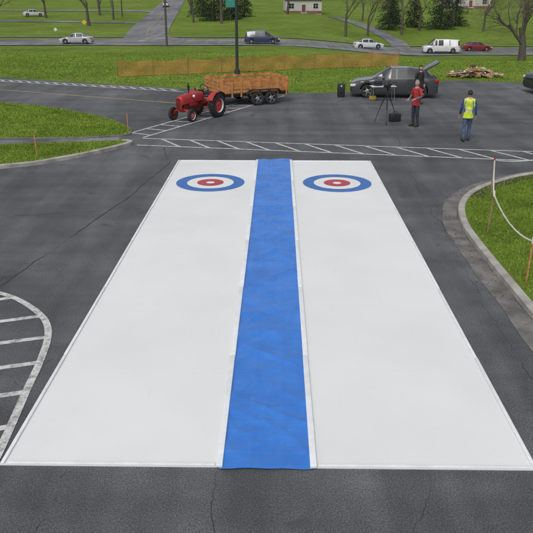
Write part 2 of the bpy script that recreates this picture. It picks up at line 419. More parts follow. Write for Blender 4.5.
# ------------------------------------------------------------------ wheels / cars
def wheel(b,c,R,w,rim,side=1,spokes=5,seg=28,rr=.64):
    h=w/2
    prof=[(-h,R*.55),(-h,R*.9),(-h*.8,R*.98),(-h*.4,R),(h*.4,R),(h*.8,R*.98),(h,R*.9),(h*.95,R*rr),(h*.6,R*rr*.95),(h*.45,R*.3),(h*.75,R*.14),(h*.75,.001)]
    mats=[RUB]*7+[rim,UNDER,rim,rim]
    b.lathe(prof,c,(0,side,0),seg,mats)
    for k in range(spokes):
        q=2*math.pi*k/spokes; d=Vector((math.cos(q),0,math.sin(q)))
        m=Vector(c)+d*R*.4+Vector((0,side*h*.68,0))
        b.box(m,(R*.52,.03,R*.14),rim,(0,-q,0))
def car(name,loc,heading,L,W,deck,roof,paint,wx,R,pillars,sill=.2,lid=False,rim=STEEL):
    b=B(); dx,dz=zip(*deck); rx,rz=zip(*roof)
    xs=set(np.linspace(-L/2,L/2,64).round(3))
    for p in pillars: xs|={p[0],p[1]}
    for x in rx: xs.add(x)
    xs|={-L/2+.04,L/2-.04}; Ra=R+.055
    for c in wx: xs|={round(c-Ra,3),round(c+Ra,3)}
    xs=sorted(xs); secs=[];gs=[];zrs=[]
    for x in xs:
        zd=float(np.interp(x,dx,dz)); g=0
        if rx[0]<=x<=rx[-1]: g=max(0,float(np.interp(x,rx,rz))-zd)
        zb=sill+(.08 if abs(x)>L/2-.05 else 0)
        for c in wx:
            d=abs(x-c)
            if d<Ra: zb=max(zb,R+math.sqrt(max(0,Ra*Ra-d*d)))
        w=W/2*(1-.17*abs(2*x/L)**7); gg=min(1,g/.35)
        if abs(x)>L/2-.01: zd-=.05; w*=.96
        zb=min(zb,zd-.1)
        secs.append([(w*.965,zb),(w,zb+(zd-zb)*.3),(w,zb+(zd-zb)*.68),(w*.975,zd-.035),(w*.93,zd),(w*(.86-.12*gg),zd+.9*g+.012*(1-gg)),(w*(.72-.05*gg),zd+g*.975+.018),(0,zd+g+.035)])
        gs.append(g); zrs.append(zd+g)
    vs=[];fs=[];ms=[]
    for x,s in zip(xs,secs):
        vs+=[(x,p[0],p[1]) for p in s]+[(x,-p[0],p[1]) for p in s[-2::-1]]
    N=15
    for i in range(len(xs)-1):
        xm=(xs[i]+xs[i+1])/2; gm=(gs[i]+gs[i+1])/2; sl=abs(zrs[i+1]-zrs[i])/max(1e-6,xs[i+1]-xs[i]); pil=any(p[0]<=xm<=p[1] for p in pillars)
        for k in range(N):
            k2=(k+1)%N; fs.append((i*N+k,i*N+k2,(i+1)*N+k2,(i+1)*N+k))
            kk=k if k<7 else 13-k
            mt=paint
            if k==14: mt=UNDER
            elif kk==4 and gm>.1 and not pil: mt=GLASS
            elif kk==6 and sl>.3 and gm>.03 and gs[i]+gs[i+1]>.02 and rx[0]<xm<rx[-1]: mt=GLASS
            ms.append(mt)
    fs.append(tuple(range(N))[::-1]); ms.append(paint); fs.append(tuple((len(xs)-1)*N+k for k in range(N))); ms.append(paint)
    b.add(vs,fs,ms)
    zf=float(np.interp(L/2-.1,dx,dz)); zr_=float(np.interp(-L/2+.1,dx,dz))
    for sd in (-1,1):
        for c in wx: wheel(b,(c,sd*(W/2-.13),R),R,.2,rim,sd)
        b.box((L/2-.16,sd*W*.365,zf-.10),(.28,.34,.13),LAMP,(0,.1,-sd*.35),.03)
        b.box((-L/2+.11,sd*W*.38,zr_-.12),(.20,.26,.16),REDL,(0,0,sd*.25),.03)
        xm=rx[-1]-.55; b.box((xm,sd*(W/2+.06),float(np.interp(xm,dx,dz))+.08),(.12,.18,.12),paint,(0,0,0),.03)
        for (p0,p1) in pillars:
            xx=(p0+p1)/2; zt=float(np.interp(xx,dx,dz)); b.box((xx,sd*(W/2+.001),(sill+.1+zt-.06)/2+.03),(.012,.012,zt-sill-.2),UNDER)
            b.box((xx+.16,sd*(W/2+.004),zt-.13),(.14,.025,.03),paint,(0,0,0),.006)
        b.box((0,sd*(W/2-.01),sill+.04),(L*.38,.03,.07),BLACK)
    b.box((L/2-.02,0,zf-.17),(.06,W*.42,.11),BLACK,(0,0,0),.01); b.box((L/2-.02,0,.33),(.05,W*.6,.12),BLACK,(0,0,0),.01)
    b.box((-L/2+.0,0,zr_-.25),(.03,.34,.13),LAMP)
    b.box((-L/2+.02,0,.30),(.06,W*.75,.12),BLACK,(0,0,0),.01)
    if lid:
        b.box((-L/2+.36,0,1.52),(.80,W*.68,.10),paint,(0,.55,0),.035)
        b.box((-L/2+.42,0,1.445),(.46,W*.55,.03),GLASS,(0,.55,0))
        b.box((-L/2+.30,0,1.02),(.50,W*.60,.10),UNDER,(0,-.45,0))
        b.tube([(-L/2+.65,.5,1.0),(-L/2+.35,.5,1.48)],.012,6,STEEL); b.tube([(-L/2+.65,-.5,1.0),(-L/2+.35,-.5,1.48)],.012,6,STEEL)
    z=0 if loc[1]<47 else Hf(*loc)+.06
    return b.build(name,(loc[0],loc[1],z),heading)
SED=dict(deck=[(-2.25,.78),(-2.1,.95),(-1.3,.98),(0,.93),(1.0,.90),(1.9,.78),(2.2,.66),(2.25,.60)],
         roof=[(-1.75,.98),(-1.0,1.36),(-.4,1.43),(.25,1.42),(1.15,.90)],wx=(-1.35,1.38),R=.32,pillars=[(-1.1,-1.0),(-.14,-.05)])
HAT=dict(deck=[(-2.15,.80),(-2.05,.95),(-1.3,.97),(0,.92),(1.0,.90),(1.8,.80),(2.1,.68),(2.15,.60)],
         roof=[(-2.0,.95),(-1.55,1.30),(-.6,1.43),(.2,1.42),(1.1,.90)],wx=(-1.3,1.32),R=.32,pillars=[(-1.3,-1.2),(-.14,-.05)])
VAN=dict(deck=[(-2.45,.85),(-2.38,1.02),(0,1.0),(1.3,1.0),(2.1,.88),(2.4,.72),(2.45,.62)],
         roof=[(-2.38,1.02),(-2.1,1.66),(-1.0,1.74),(.4,1.72),(1.6,.97)],wx=(-1.5,1.5),R=.34,pillars=[(-1.35,-1.25),(-.2,-.1),(.75,.82)])
SUV=dict(deck=[(-2.35,.9),(-2.3,1.08),(0,1.08),(1.1,1.06),(2.0,1.0),(2.3,.88),(2.35,.7)],
         roof=[(-2.3,1.08),(-2.05,1.66),(-1.0,1.76),(.2,1.74),(1.1,1.06)],wx=(-1.42,1.42),R=.38,pillars=[(-1.25,-1.15),(-.2,-.1)],sill=.3)
BIG=dict(deck=[(-2.75,1.0),(-2.7,1.15),(0,1.15),(1.7,1.15),(2.4,1.08),(2.7,.9),(2.75,.7)],
         roof=[(-2.7,1.15),(-2.6,1.95),(-1.0,2.05),(1.0,2.03),(1.95,1.13)],wx=(-1.7,1.75),R=.37,pillars=[(-2.4,-1.2),(-1.1,-.2),(.55,.7)],sill=.28)
PI=math.pi
car('dark_gray_car',(6.42,36.4),PI-.10,4.3,1.75,paint=carpaint('dark_gray_paint',(.055,.06,.066)),lid=True,**HAT)
car('black_suv',(16.0,37.6),PI+.1,4.7,1.9,paint=carpaint('black_paint',(.02,.023,.028)),**SUV)
def rcar(name,x,dy,L,W,h,col,P): 
    return car(name,(x,float(ry(np.float64(x)))+dy),h,L,W,paint=carpaint(name+'_paint',col),**P)
rcar('minivan',-.6,-3.2,4.9,1.95,0,(.03,.045,.10),VAN)
rcar('silver_car',-26.5,-3.5,4.5,1.8,PI,(.42,.43,.45),SED)
rcar('white_car',15.6,1.5,4.5,1.8,.05,(.62,.66,.70),SED)
rcar('white_van',26.6,-3.0,5.5,2.0,PI-.05,(.7,.7,.7),BIG)
rcar('red_car',33.3,1.0,4.5,1.8,.0,(.22,.02,.03),SED)
car('white_car',(-52,166),.4,4.5,1.8,paint=carpaint('w2',(.6,.6,.6)),**SED)
car('silver_car',(-27.6,205),PI/2+.1,4.5,1.8,paint=carpaint('s2',(.4,.4,.4)),**SED)

# ------------------------------------------------------------------ tractor
def tractor():
    b=B()
    def bigwheel(c,R,w,side,lug):
        h=w/2
        prof=[(-h*.9,R*.60),(-h,R*.75),(-h*.9,R*.9),(-h*.6,R*.96),(h*.6,R*.96),(h*.9,R*.9),(h,R*.75),(h*.9,R*.6),(h*.35,R*.56),(h*.2,R*.25),(h*.55,R*.18),(h*.55,.001)]
        b.lathe(prof,c,(0,side,0),32,[RUB]*7+[LAMP,TRED,TRED,TRED])
        b.lathe([(-h*.9,R*.60),(-h*.3,R*.5),(-h*.2,.001)],c,(0,side,0),32,TDRK)
        if lug:
            for k in range(22):
                q=2*PI*k/22
                for s2 in(-1,1):
                    q2=q+(s2*.07); p=Vector(c)+Vector((math.cos(q2)*R*.975,s2*h*.48,math.sin(q2)*R*.975))
                    b.box(p,(.05,h*1.0,.03),RUB,(0,PI/2-q2,0))
        for k in range(6):
            q=2*PI*k/6; b.ell(Vector(c)+Vector((math.cos(q)*R*.2,side*h*.45,math.sin(q)*R*.2)),(.02,.02,.02),STEEL,6,4)
    for sd in(-1,1):
        bigwheel((0,sd*.60,.53),.53,.25,sd,True); bigwheel((1.72,sd*.52,.29),.29,.13,sd,False)
        b.tube([(0,sd*.12,.62),(0,sd*.5,.56)],[.11,.09],12,TDRK)
        b.tube([(1.72,sd*.08,.50),(1.72,sd*.40,.42),(1.72,sd*.47,.29)],[.05,.04,.035],8,TRED)
        n=12; vs=[]
        for k in range(n):
            q=R2(25+k*11.5)
            for yy in(.44,.74): vs.append((math.cos(q)*.60,sd*yy,.53+math.sin(q)*.60))
        b.add(vs,[(2*k,2*k+1,2*k+3,2*k+2) for k in range(n-1)],TRED)
        b.ell((1.2,sd*.24,1.02),(.05,.07,.07),LAMP,10,8)
    secs=[(.42,.17,.80,1.13),(.6,.19,.78,1.15),(1.2,.19,.76,1.13),(1.75,.18,.74,1.09),(1.9,.165,.72,1.05),(1.94,.14,.70,1.0)]
    vs=[];fs=[]
    for x,w,z0,z1 in secs:
        for y,z in ((w,z0),(w,z1-.14),(w*.85,z1-.05),(w*.45,z1),(0,z1+.01),(-w*.45,z1),(-w*.85,z1-.05),(-w,z1-.14),(-w,z0)): vs.append((x,y,z))
    for i in range(5):
        for k in range(9): k2=(k+1)%9; fs.append((i*9+k,i*9+k2,i*9+9+k2,i*9+9+k))
    fs.append(tuple(range(9))); fs.append(tuple(45+k for k in range(9))[::-1]); b.add(vs,fs,TRED)
    b.box((1.93,0,.72),(.05,.30,.42),TRED,(0,0,0),.02)
    for k in range(9): b.box((1.962,0,.56+k*.05),(.012,.24,.018),UNDER)
    b.box((1.15,0,.62),(1.1,.20,.30),TDRK,(0,0,0),.03); b.box((1.15,.13,.68),(.5,.10,.14),TRED,(0,0,0),.02); b.box((1.1,-.13,.66),(.6,.09,.12),TDRK,(0,0,0),.02)
    b.tube([(.6,0,.62),(.1,0,.62)],[.15,.17],14,TDRK); b.box((0,0,.62),(.34,.34,.34),TRED,(0,0,0),.05)
    b.box((1.72,0,.48),(.16,.22,.16),TRED,(0,0,0),.03)
    b.tube([(1.15,-.08,1.1),(1.15,-.08,1.25)],.022,8,UNDER); b.tube([(1.15,-.08,1.25),(1.15,-.08,1.45)],.045,10,UNDER); b.tube([(1.15,-.08,1.45),(1.15,-.08,1.55)],.02,8,UNDER)
    b.tube([(.9,.09,1.1),(.9,.09,1.24)],.02,8,STEEL); b.ell((.9,.09,1.27),(.05,.05,.045),UNDER,10,6)
    b.tube([(.5,0,1.05),(.18,.02,1.22)],.018,8,UNDER)
    C=Vector((.16,.02,1.23)); a=Vector((.5,0,.86)).normalized(); u=Vector((0,1,0)); pts=[C+(u*math.cos(q)+a*math.sin(q))*.20 for q in np.linspace(0,2*PI,21)]
    b.tube(pts,.016,6,UNDER,False)
    for q in(0,2.1,4.2): b.tube([C,C+(u*math.cos(q)+a*math.sin(q))*.2],.009,5,STEEL)
    b.ell((-.22,0,.95),(.21,.23,.04),UNDER,16,8,lambda d,p:Vector((p.x,p.y,p.z+.09*max(0,-d.x)**2+.04*abs(d.y)**2)))
    b.tube([(-.05,0,.72),(-.25,0,.8),(-.22,0,.93)],.025,6,TRED)
    b.box((-.35,0,.38),(.5,.08,.04),TRED); b.tube([(-.15,.1,.5),(-.55,.05,.38)],.02,6,TRED); b.tube([(-.15,-.1,.5),(-.55,-.05,.38)],.02,6,TRED)
    b.box((.3,.30,.42),(.3,.22,.02),TRED);b.box((.3,-.30,.42),(.3,.22,.02),TRED)
    return b
th=math.atan2(-.84,-.54)
t_=tractor().build('red_tractor',(-2.55,30.3,0),th); t_.scale=(.95,.95,.95)

# ------------------------------------------------------------------ trailer (local +x = forward)
def trailer():
    b=B(); L=3.5; W=1.85; zb=.56
    b.box((0,0,zb),(L,W,.05),OLDW)
    for sd in(-1,1):
        b.box((0,sd*(W/2-.04),zb-.09),(L,.06,.12),UNDER)
        for k in range(4): b.box((0,sd*(W/2+.045),zb+.09+k*.165),(L,.025,.115),WOOD,(random.uniform(-.03,.03),random.uniform(-.005,.005),0))
        for k in range(8): b.box((-L/2+.12+k*(L-.24)/7,sd*(W/2+.080),zb+.26),(.07,.04,.84),WOOD,(0,random.uniform(-.02,.02),0))
        for x in(-.75,-.05):
            wheel(b,(x,sd*(W/2+.20),.31),.31,.19,STEEL,sd,5)
        b.box((-.4,sd*(W/2+.22),.70),(1.5,.20,.03),UNDER); b.box((-1.2,sd*(W/2+.22),.6),(.24,.20,.03),UNDER,(0,-.9,0)); b.box((.4,sd*(W/2+.22),.6),(.24,.20,.03),UNDER,(0,.9,0))
        b.tube([(-.75,0,.31),(-.75,sd*(W/2+.1),.31)],.03,6,UNDER); b.tube([(-.05,0,.31),(-.05,sd*(W/2+.1),.31)],.03,6,UNDER)
        b.tube([(L/2,sd*.6,zb-.1),(L/2+1.1,0,.42)],.035,6,UNDER)
        b.box((-L/2-.02,sd*.75,zb-.05),(.04,.16,.08),REDL)
    for e in(-1,1):
        for k in range(4): b.box((e*(L/2+.02),0,zb+.09+k*.165),(.025,W-.02,.115),WOOD)
        for k in range(4): b.box((e*(L/2-.02),-W/2+.15+k*(W-.3)/3,zb+.25),(.04,.07,.74),WOOD)
    for x in np.linspace(-1.5,1.5,6): b.box((x,0,zb-.07),(.05,W-.15,.08),UNDER)
    b.tube([(L/2+1.05,0,.42),(L/2+1.35,0,.42)],.04,8,UNDER); b.tube([(L/2+.9,0,.05),(L/2+.9,0,.6)],.03,8,STEEL)
    for k in range(9): b.box((random.uniform(-1.0,1.0),random.uniform(-.6,.6),zb+.06+random.uniform(0,.12)),(random.uniform(.4,1.2),.14,.04),OLDW,(0,0,random.uniform(-.3,.3)))
    return b
trailer().build('wooden_trailer',(-.95,34.3,0),PI+R2(25))

# ------------------------------------------------------------------ fence, poles, posts, chain
b=B(); ORG=M('orange_plastic_mesh',(.50,.19,.06),.7,var=.25,scale=1)
A=Vector((-9.2,44.6,0)); C=Vector((9.5,52.2,0)); Ls=(C-A).length; dr=(C-A).normalized()
def ftop(t): 
    k=(t*9)%1; return 1.0-.13*4*k*(1-k)+.04*math.sin(t*37)
def fp(t,hh):
    p=A+dr*Ls*t; bul=.06*math.sin(t*60)*math.sin(hh*3); q=p+Vector((-dr.y,dr.x,0))*bul; return (q.x,q.y,Hf(q.x,q.y)+.05+hh*(ftop(t)-.05))
N=230
for i in range(N):
    t0=i/N;t1=(i+.24)/N
    b.add([fp(t0,0),fp(t1,0),fp(t1,.5),fp(t1,1),fp(t0,1),fp(t0,.5)],[(0,1,2,5),(5,2,3,4)],ORG)
for k in range(12):
    h0=k/12;h1=h0+.024+(.02 if k in(0,11) else 0)
    for i in range(0,N,2): b.add([fp(i/N,h0),fp((i+2)/N,h0),fp((i+2)/N,h1),fp(i/N,h1)],[(0,1,2,3)],ORG)
for k in range(10):
    p=A+dr*Ls*k/9; z=Hf(p.x,p.y); b.tube([(p.x,p.y-.04,z-.1),(p.x+random.uniform(-.05,.05),p.y-.04,z+1.2)],.025,6,OLDW)
b.build('orange_snow_fence',smooth=False)

DG=M('dark_green_metal',(.02,.035,.03),.5)
b=B(); b.lathe([(0,.19),(.35,.17),(.4,.10),(6.8,.065),(6.85,.02)],(0,0,0),(0,0,1),14,DG)
b.tube([(0,0,6.6),(.5,0,6.9),(1.1,0,6.95)],.04,8,DG); b.box((1.25,0,6.93),(.6,.26,.12),DG,(0,0,0),.04)
BAN=M('banner_cloth',(.03,.22,.17),.8,var=.1)
b.box((-.36,0,4.75),(.56,.015,1.4),BAN); b.tube([(0,0,5.47),(-.68,0,5.47)],.015,6,DG); b.tube([(0,0,4.03),(-.68,0,4.03)],.015,6,DG)
b.box((-.36,-.011,4.62),(.26,.004,.26),LAMP,(0,.78,0)); b.build('street_lamp',(-1.85,45.6,0))
def upole(x,y,h=10):
    b=B(); b.tube([(0,0,-.3),(.05,0,h)],[.16,.11],10,BARK); b.box((.05,0,h-.7),(2.4,.1,.12),OLDW)
    for k in(-1,-.4,.4,1): b.lathe([(0,.05),(.1,.05),(.16,.02)],(.05+k,0,h-.62),(0,0,1),8,STEEL)
    b.tube([(.2,0,h-2.6),(.2,0,h-1.7)],.2,12,STEEL); return b.build('utility_pole',(x,y,Hf(x,y)))
upole(-13.4,98.5); upole(-48,99); upole(-33,170)
def sign(name,x,y,col,h=2.2,sh='sq',r=.42):
    b=B(); b.tube([(0,0,-.1),(0,0,h)],.03,6,STEEL)
    sg=8 if sh=='oct' else 4
    b.lathe([(0,r),(.02,r),(.02,.001)],(0,-.05,h-.3),(0,-1,0),sg,col); return b.build(name,(x,y,Hf(x,y)))
SR=M('sign_red',(.45,.02,.02),.5); SY=M('sign_yellow',(.6,.4,.03),.5)
sign('warning_sign',-30,122,SY); sign('road_sign',-32,112,LAMP,1.8,r=.3)

POST=M('orange_stake',(.45,.20,.08),.7,var=.3); CH=M('white_plastic_chain',(.72,.70,.68),.5)
def stake(x,y,h,z=.08,lean=0,mat=OLDW,flag=None,name='wooden_stake'):
    b=B(); b.box((lean/2,0,h/2-.02),(.028,.028,h+.04),mat,(0,lean/h,0))
    if flag: b.box((lean,0,h-.06),(.034,.034,.12),flag)
    return b.build(name,(x,y,z))
stake(4.80,14.45,.95,lean=.05,flag=CH); stake(4.72,11.75,.85,lean=.02,mat=POST,flag=CH); stake(5.75,17.4,1.0,flag=SR); stake(4.72,8.9,.9)
stake(9.0,19.6,.95,flag=SR)
b=B()
def chain(a,c,sag):
    a=Vector(a);c=Vector(c);n=int((c-a).length/.042); P=[a.lerp(c,i/n)-Vector((0,0,sag*4*(i/n)*(1-i/n))) for i in range(n+1)]
    for i in range(n):
        p=(P[i]+P[i+1])/2; d=(P[i+1]-P[i]).normalized(); s=d.cross(Vector((0,0,1))).normalized(); u=s if i%2 else d.cross(s)
        pts=[p+d*math.cos(q)*.030+u*math.sin(q)*.015 for q in np.linspace(0,2*PI,9)]; b.tube(pts,.0048,4,CH,False)
chain((4.85,14.45,.95),(4.74,11.75,.85),.18); chain((5.75,17.4,1.02),(4.85,14.45,.95),.15); chain((4.74,11.75,.85),(4.73,8.9,.9),.17); chain((9,19.6,1),(5.75,17.4,1.02),.2)
b.build('plastic_chain')
stake(-7.3,22.0,.7,mat=POST); stake(-5.25,26.6,.65,z=.05,mat=POST)

# ------------------------------------------------------------------ wood pile
b=B(); wm=[OLDW,M('split_wood_light',(.42,.30,.18),.8,var=.3),M('bark_wood',(.09,.06,.04),.9),M('painted_board',(.5,.48,.44),.7),WOOD]
for k in range(95):
    r=random.random()**.6; q=random.uniform(0,6.28); x=r*1.6*math.cos(q); y=r*.9*math.sin(q); z=.08+max(0,(1-r))*.6*random.random()
    if random.random()<.4: 
        l=random.uniform(.3,.6); a=Euler((random.uniform(-.4,.4),random.uniform(-.4,.4),random.uniform(0,3.1))).to_matrix()@Vector((l/2,0,0)); p=Vector((x,y,z+.04)); b.tube([p-a,p+a],random.uniform(.05,.10),7,random.choice(wm[:3]))
    else: b.box((x,y,z+.03),(random.uniform(.3,1.0),random.uniform(.06,.2),random.uniform(.03,.1)),random.choice(wm),(random.uniform(-.4,.4),random.uniform(-.4,.4),random.uniform(0,3.1)))
b.build('wood_pile',(12.9,44.8,0))

# ------------------------------------------------------------------ equipment
b=B(); b.box((0,0,.36),(.36,.34,.60),BLACK,(0,0,0),.02); b.lathe([(0,.13),(-.02,.11),(.01,.03),(.02,.001)],(0,-.175,.26),(0,-1,0),20,UNDER); b.lathe([(0,.05),(.01,.03),(.0,.001)],(0,-.175,.54),(0,-1,0),14,STEEL)
for sx in(-1,1):
    for sy in (-1,1): b.box((sx*.14,sy*.12,.03),(.04,.04,.06),BLACK)
b.build('loudspeaker',(3.75,36.0,0))
SKIN=M('skin',(.50,.28,.19),.5,var=.06)
def tripod():
    b=B()
    for q in(.5,2.6,4.7):
        d=Vector((math.cos(q),math.sin(q),0)); b.tube([d*.06+Vector((0,0,1.12)),d*.30+Vector((0,0,.6))],.02,6,BLACK); b.tube([d*.29+Vector((0,0,.62)),d*.52],.013,6,BLACK); b.ell(d*.52+Vector((0,0,.015)),(.03,.03,.02),BLACK,8,5)
        b.tube([(0,0,.55),d*.30+Vector((0,0,.6))],.008,5,STEEL)
    b.tube([(0,0,.5),(0,0,1.3)],.022,8,BLACK); b.ell((0,0,1.33),(.06,.06,.05),BLACK,10,6); b.box((0,0,1.38),(.12,.09,.03),BLACK)
    b.box((0,0,1.47),(.30,.12,.15),BLACK,(0,0,0),.02); b.tube([(.15,0,1.47),(.30,0,1.47)],[.05,.06],12,UNDER); b.tube([(-.10,0,1.56),(.12,0,1.57)],.018,6,BLACK); b.box((-.20,.03,1.5),(.10,.05,.07),BLACK,(0,0,0),.01)
    b.tube([(-.02,0,1.36),(-.38,.05,1.2)],.01,6,BLACK); return b
tripod().build('camera_tripod',(4.85,28.6,0),-2.2)
b=B(); b.box((0,0,.72),(1.2,.55,.035),LAMP,(0,0,0),.008)
for sx in(-1,1):
    for sy in(-1,1): b.tube([(sx*.5,sy*.2,.7),(sx*.54,sy*.24,0)],.014,6,STEEL)
b.box((-.25,0,.85),(.34,.26,.22),BLACK,(0,0,.2),.015); b.box((.3,.05,.79),(.26,.2,.09),STEEL,(0,0,-.3),.01)
b.build('folding_table',(5.6,34.5,0),.1)
b=B(); b.box((0,0,.17),(.45,.26,.32),BLACK,(0,0,0),.03); b.tube([(-.1,0,.33),(-.08,0,.4),(.08,0,.4),(.1,0,.33)],.014,6,BLACK); b.build('equipment_case',(5.25,28.9,0),.3)
b=B(); b.box((0,0,.11),(.30,.18,.20),SY,(0,0,0),.02); b.box((0,0,.23),(.32,.20,.04),BLACK,(0,0,0),.01); b.tube([(-.08,0,.25),(-.06,0,.31),(.06,0,.31),(.08,0,.25)],.012,6,BLACK); b.build('tool_box',(5.2,35.0,0),.2)

# ------------------------------------------------------------------ people
def person(name,loc,rz,J,cols,scale=1.0,headrot=0,hair_long=False,vest=None):
    E=[('pelvis','spine','torso'),('spine','chest','torso'),('chest','nb','torso'),('nb','neck','skin'),
       ('nb','shL','arm'),('shL','elL','arm'),('elL','wrL','fore'),('nb','shR','arm'),('shR','elR','arm'),('elR','wrR','fore'),
       ('pelvis','hipL','leg'),('hipL','knL','leg'),('knL','anL','leg'),('anL','toL','shoe'),('pelvis','hipR','leg'),('hipR','knR','leg'),('knR','anR','leg'),('anR','toR','shoe')]
    Rad=dict(pelvis=(.155,.12),spine=(.145,.11),chest=(.165,.12),nb=(.10,.085),neck=(.055,.055),sh=(.075,.072),el=(.052,.052),wr=(.036,.036),hip=(.105,.105),kn=(.07,.07),an=(.050,.052),to=(.045,.035))
    names=list(J.keys()); me=bpy.data.meshes.new('t'); me.from_pydata([J[k] for k in names],[(names.index(a),names.index(c)) for a,c,_ in E],[])
    o=bpy.data.objects.new('t',me); scene.collection.objects.link(o)
    md=o.modifiers.new('s','SKIN'); md.use_smooth_shade=True
    o.modifiers.new('ss','SUBSURF').levels=3
    for i,k in enumerate(names):
        r=Rad[k] if k in Rad else (Rad[k[:2]] if k[:2] in Rad else Rad[k[:3]])
        me.skin_vertices[0].data[i].radius=r; me.skin_vertices[0].data[i].use_root=(k=='pelvis')
    dg=bpy.context.evaluated_depsgraph_get(); ev=o.evaluated_get(dg); m2=bpy.data.meshes.new_from_object(ev)
    b=B(); vs=[v.co.copy() for v in m2.vertices]; fs=[];ms=[]
    for v in vs:   # cloth folds
        n=noise.noise(v*9)*.010+noise.noise(Vector((v.x*14,v.y*14,v.z*26)))*.007
        if v.z<1.46: v.x+=n; v.y+=noise.noise(v*11+Vector((5,0,0)))*.012
    for f in m2.polygons:
        c=f.center; best=None;bd=9
        for a,d,lab in E:
            A_=Vector(J[a]);D_=Vector(J[d]); t=max(0,min(1,(c-A_).dot(D_-A_)/(D_-A_).length_squared)); dd=(A_.lerp(D_,t)-c).length
            if dd<bd: bd=dd;best=(lab,t)
        lab=best[0]
        if lab=='leg' and c.z>.88: lab='torso'
        if lab=='torso' and c.z<.86: lab='leg'
        if lab=='skin' and best[1]<.35: lab='torso'
        if vest and lab in('torso','arm') and abs(c.x)<.185 and c.z>.87: lab='vest'
        if lab=='vest' and (1.04<c.z<1.09 or (.08<abs(c.x)<.115 and c.z>1.09)): lab='tape'
        if lab=='leg' and c.z<.07: lab='shoe'
        fs.append(tuple(f.vertices)); ms.append(cols.get(lab,cols['torso']))
    b.add(vs,fs,ms); bpy.data.objects.remove(o)
    px,py,pz=J['pelvis']; hemc=cols['vest'] if vest else cols['torso']
    n=22; hv=[];hf=[]
    for z,rx_,ry_ in ((.82,.182,.142),(.87,.180,.142),(.93,.168,.130)):
        for k in range(n): q=2*math.pi*k/n; w_=1+.03*math.sin(q*5); hv.append((px+rx_*w_*math.cos(q),py+ry_*w_*math.sin(q),z))
    for i in range(2):
        for k in range(n): k2=(k+1)%n; hf.append((i*n+k,i*n+k2,(i+1)*n+k2,(i+1)*n+k))
    b.add(hv,hf,hemc)
    b.tube([(0,J['nb'][1],J['nb'][2]+.02),(0,J['neck'][1],J['neck'][2]-.03)],[.085,.066],14,cols['torso'])
    hc=Vector(J['neck'])+Vector((0,-.012,.115)); Rz=Matrix.Rotation(headrot,3,'Z')
    def hd(d,p):
        p=p.copy()
        if d.z<0: p.x*=1+.28*d.z; p.y*=1+.12*d.z
        p.y-=.024*math.exp(-(d.x/.15)**2-((d.z+.12)/.17)**2)*(1 if d.y<0 else 0)
        p.y+=.008*math.exp(-((abs(d.x)-.35)/.15)**2-((d.z-.05)/.12)**2)*(1 if d.y<0 else 0)
        return Rz@p
    b.ell(hc,(.078,.096,.120),cols['skin'],24,18,hd)
    def hr(d,p):
        keep=(d.z>.42) or (d.y>-.15 and d.z>(-.75 if hair_long else -.35))
        q=p*(1.09 if keep else .90)
        if hair_long and d.y>-.1 and d.z<-.2: q.z-=.06
        q.z=max(q.z,-.19)
        if d.z<0 and not hair_long: q.x*=1+.2*d.z
        return Rz@q
    b.ell(hc+Vector((0,0,.004)),(.079,.097,.120),cols['hair'],24,18,hr)
    for s in(-1,1):
        b.ell(hc+Rz@Vector((s*.030,-.086,.004)),(.010,.007,.006),UNDER,8,6); b.ell(hc+Rz@Vector((s*.030,-.090,.022)),(.016,.005,.003),cols['hair'],8,5)
        b.ell(hc+Rz@Vector((s*.080,.004,-.008)),(.012,.020,.032),cols['skin'],8,7)
    b.ell(hc+Rz@Vector((0,-.088,-.058)),(.022,.007,.005),M('lips',(.33,.12,.10),.5),10,6)
    for S in'LR':
        w=Vector(J['wr'+S]); d=(w-Vector(J['el'+S])).normalized(); sd=1 if S=='L' else -1
        side=d.cross(Vector((0,0,1))); side=side.normalized() if side.length>.35 else Vector((0,-1,0)); side=(side-d*side.dot(d)).normalized(); nrm=d.cross(side)*sd
        if side.y>0: side=-side
        b.tube([w-d*.02,w+d*.03,w+d*.085],[.027,.034,.036],10,cols['skin'],sq=.55)
        for k,(l,o_) in enumerate(((.065,.026),(.075,.009),(.070,-.009),(.055,-.026))):
            p=w+d*.08+side*o_; q=p+d*l*.55+nrm*.008; r=q+d*l*.42+nrm*.026; b.tube([p,q,r],[.0095,.009,.007],6,cols['skin'])
        p=w+d*.025+side*.028; q=p+side*.026+d*.03; b.tube([p,q,q+d*.03+nrm*.01],[.011,.010,.008],6,cols['skin'])
    for S in'LR':
        a=Vector(J['an'+S]); t=Vector(J['to'+S]); d=(t-a); d.z=0; d.normalize(); c=a+d*.06; yaw=math.atan2(d.y,d.x)
        b.box((c.x,c.y,a.z-.045),(.28,.095,.085),cols['shoe'],(0,0,yaw),.03)
    ob=b.build(name,(loc[0],loc[1],loc[2] if len(loc)>2 else 0),rz,ang=60); ob.scale=(scale,)*3; return ob
def pose(**k):
    J=dict(pelvis=(0,0,.95),spine=(0,.005,1.12),chest=(0,0,1.30),nb=(0,.01,1.45),neck=(0,-.005,1.54),
     shL=(.175,.01,1.42),elL=(.235,.04,1.14),wrL=(.245,-.06,.90),shR=(-.175,.01,1.42),elR=(-.235,.04,1.14),wrR=(-.245,-.06,.90),
     hipL=(.085,0,.90),knL=(.10,-.02,.50),anL=(.11,.03,.09),toL=(.13,-.12,.05),hipR=(-.085,0,.90),knR=(-.10,-.02,.50),anR=(-.11,.03,.09),toR=(-.13,-.12,.05))
    J.update(k); return J
def cloth(n,c,**k): return M(n,c,.85,var=.3,scale=8,bmp=.4,bscale=22,**k)
JEAN=cloth('denim',(.06,.10,.18)); NAVY=cloth('navy_cloth',(.02,.05,.16)); YEL=cloth('hi_vis_yellow',(.52,.66,.05)); TAPE=M('reflective_tape',(.5,.5,.48),.3)
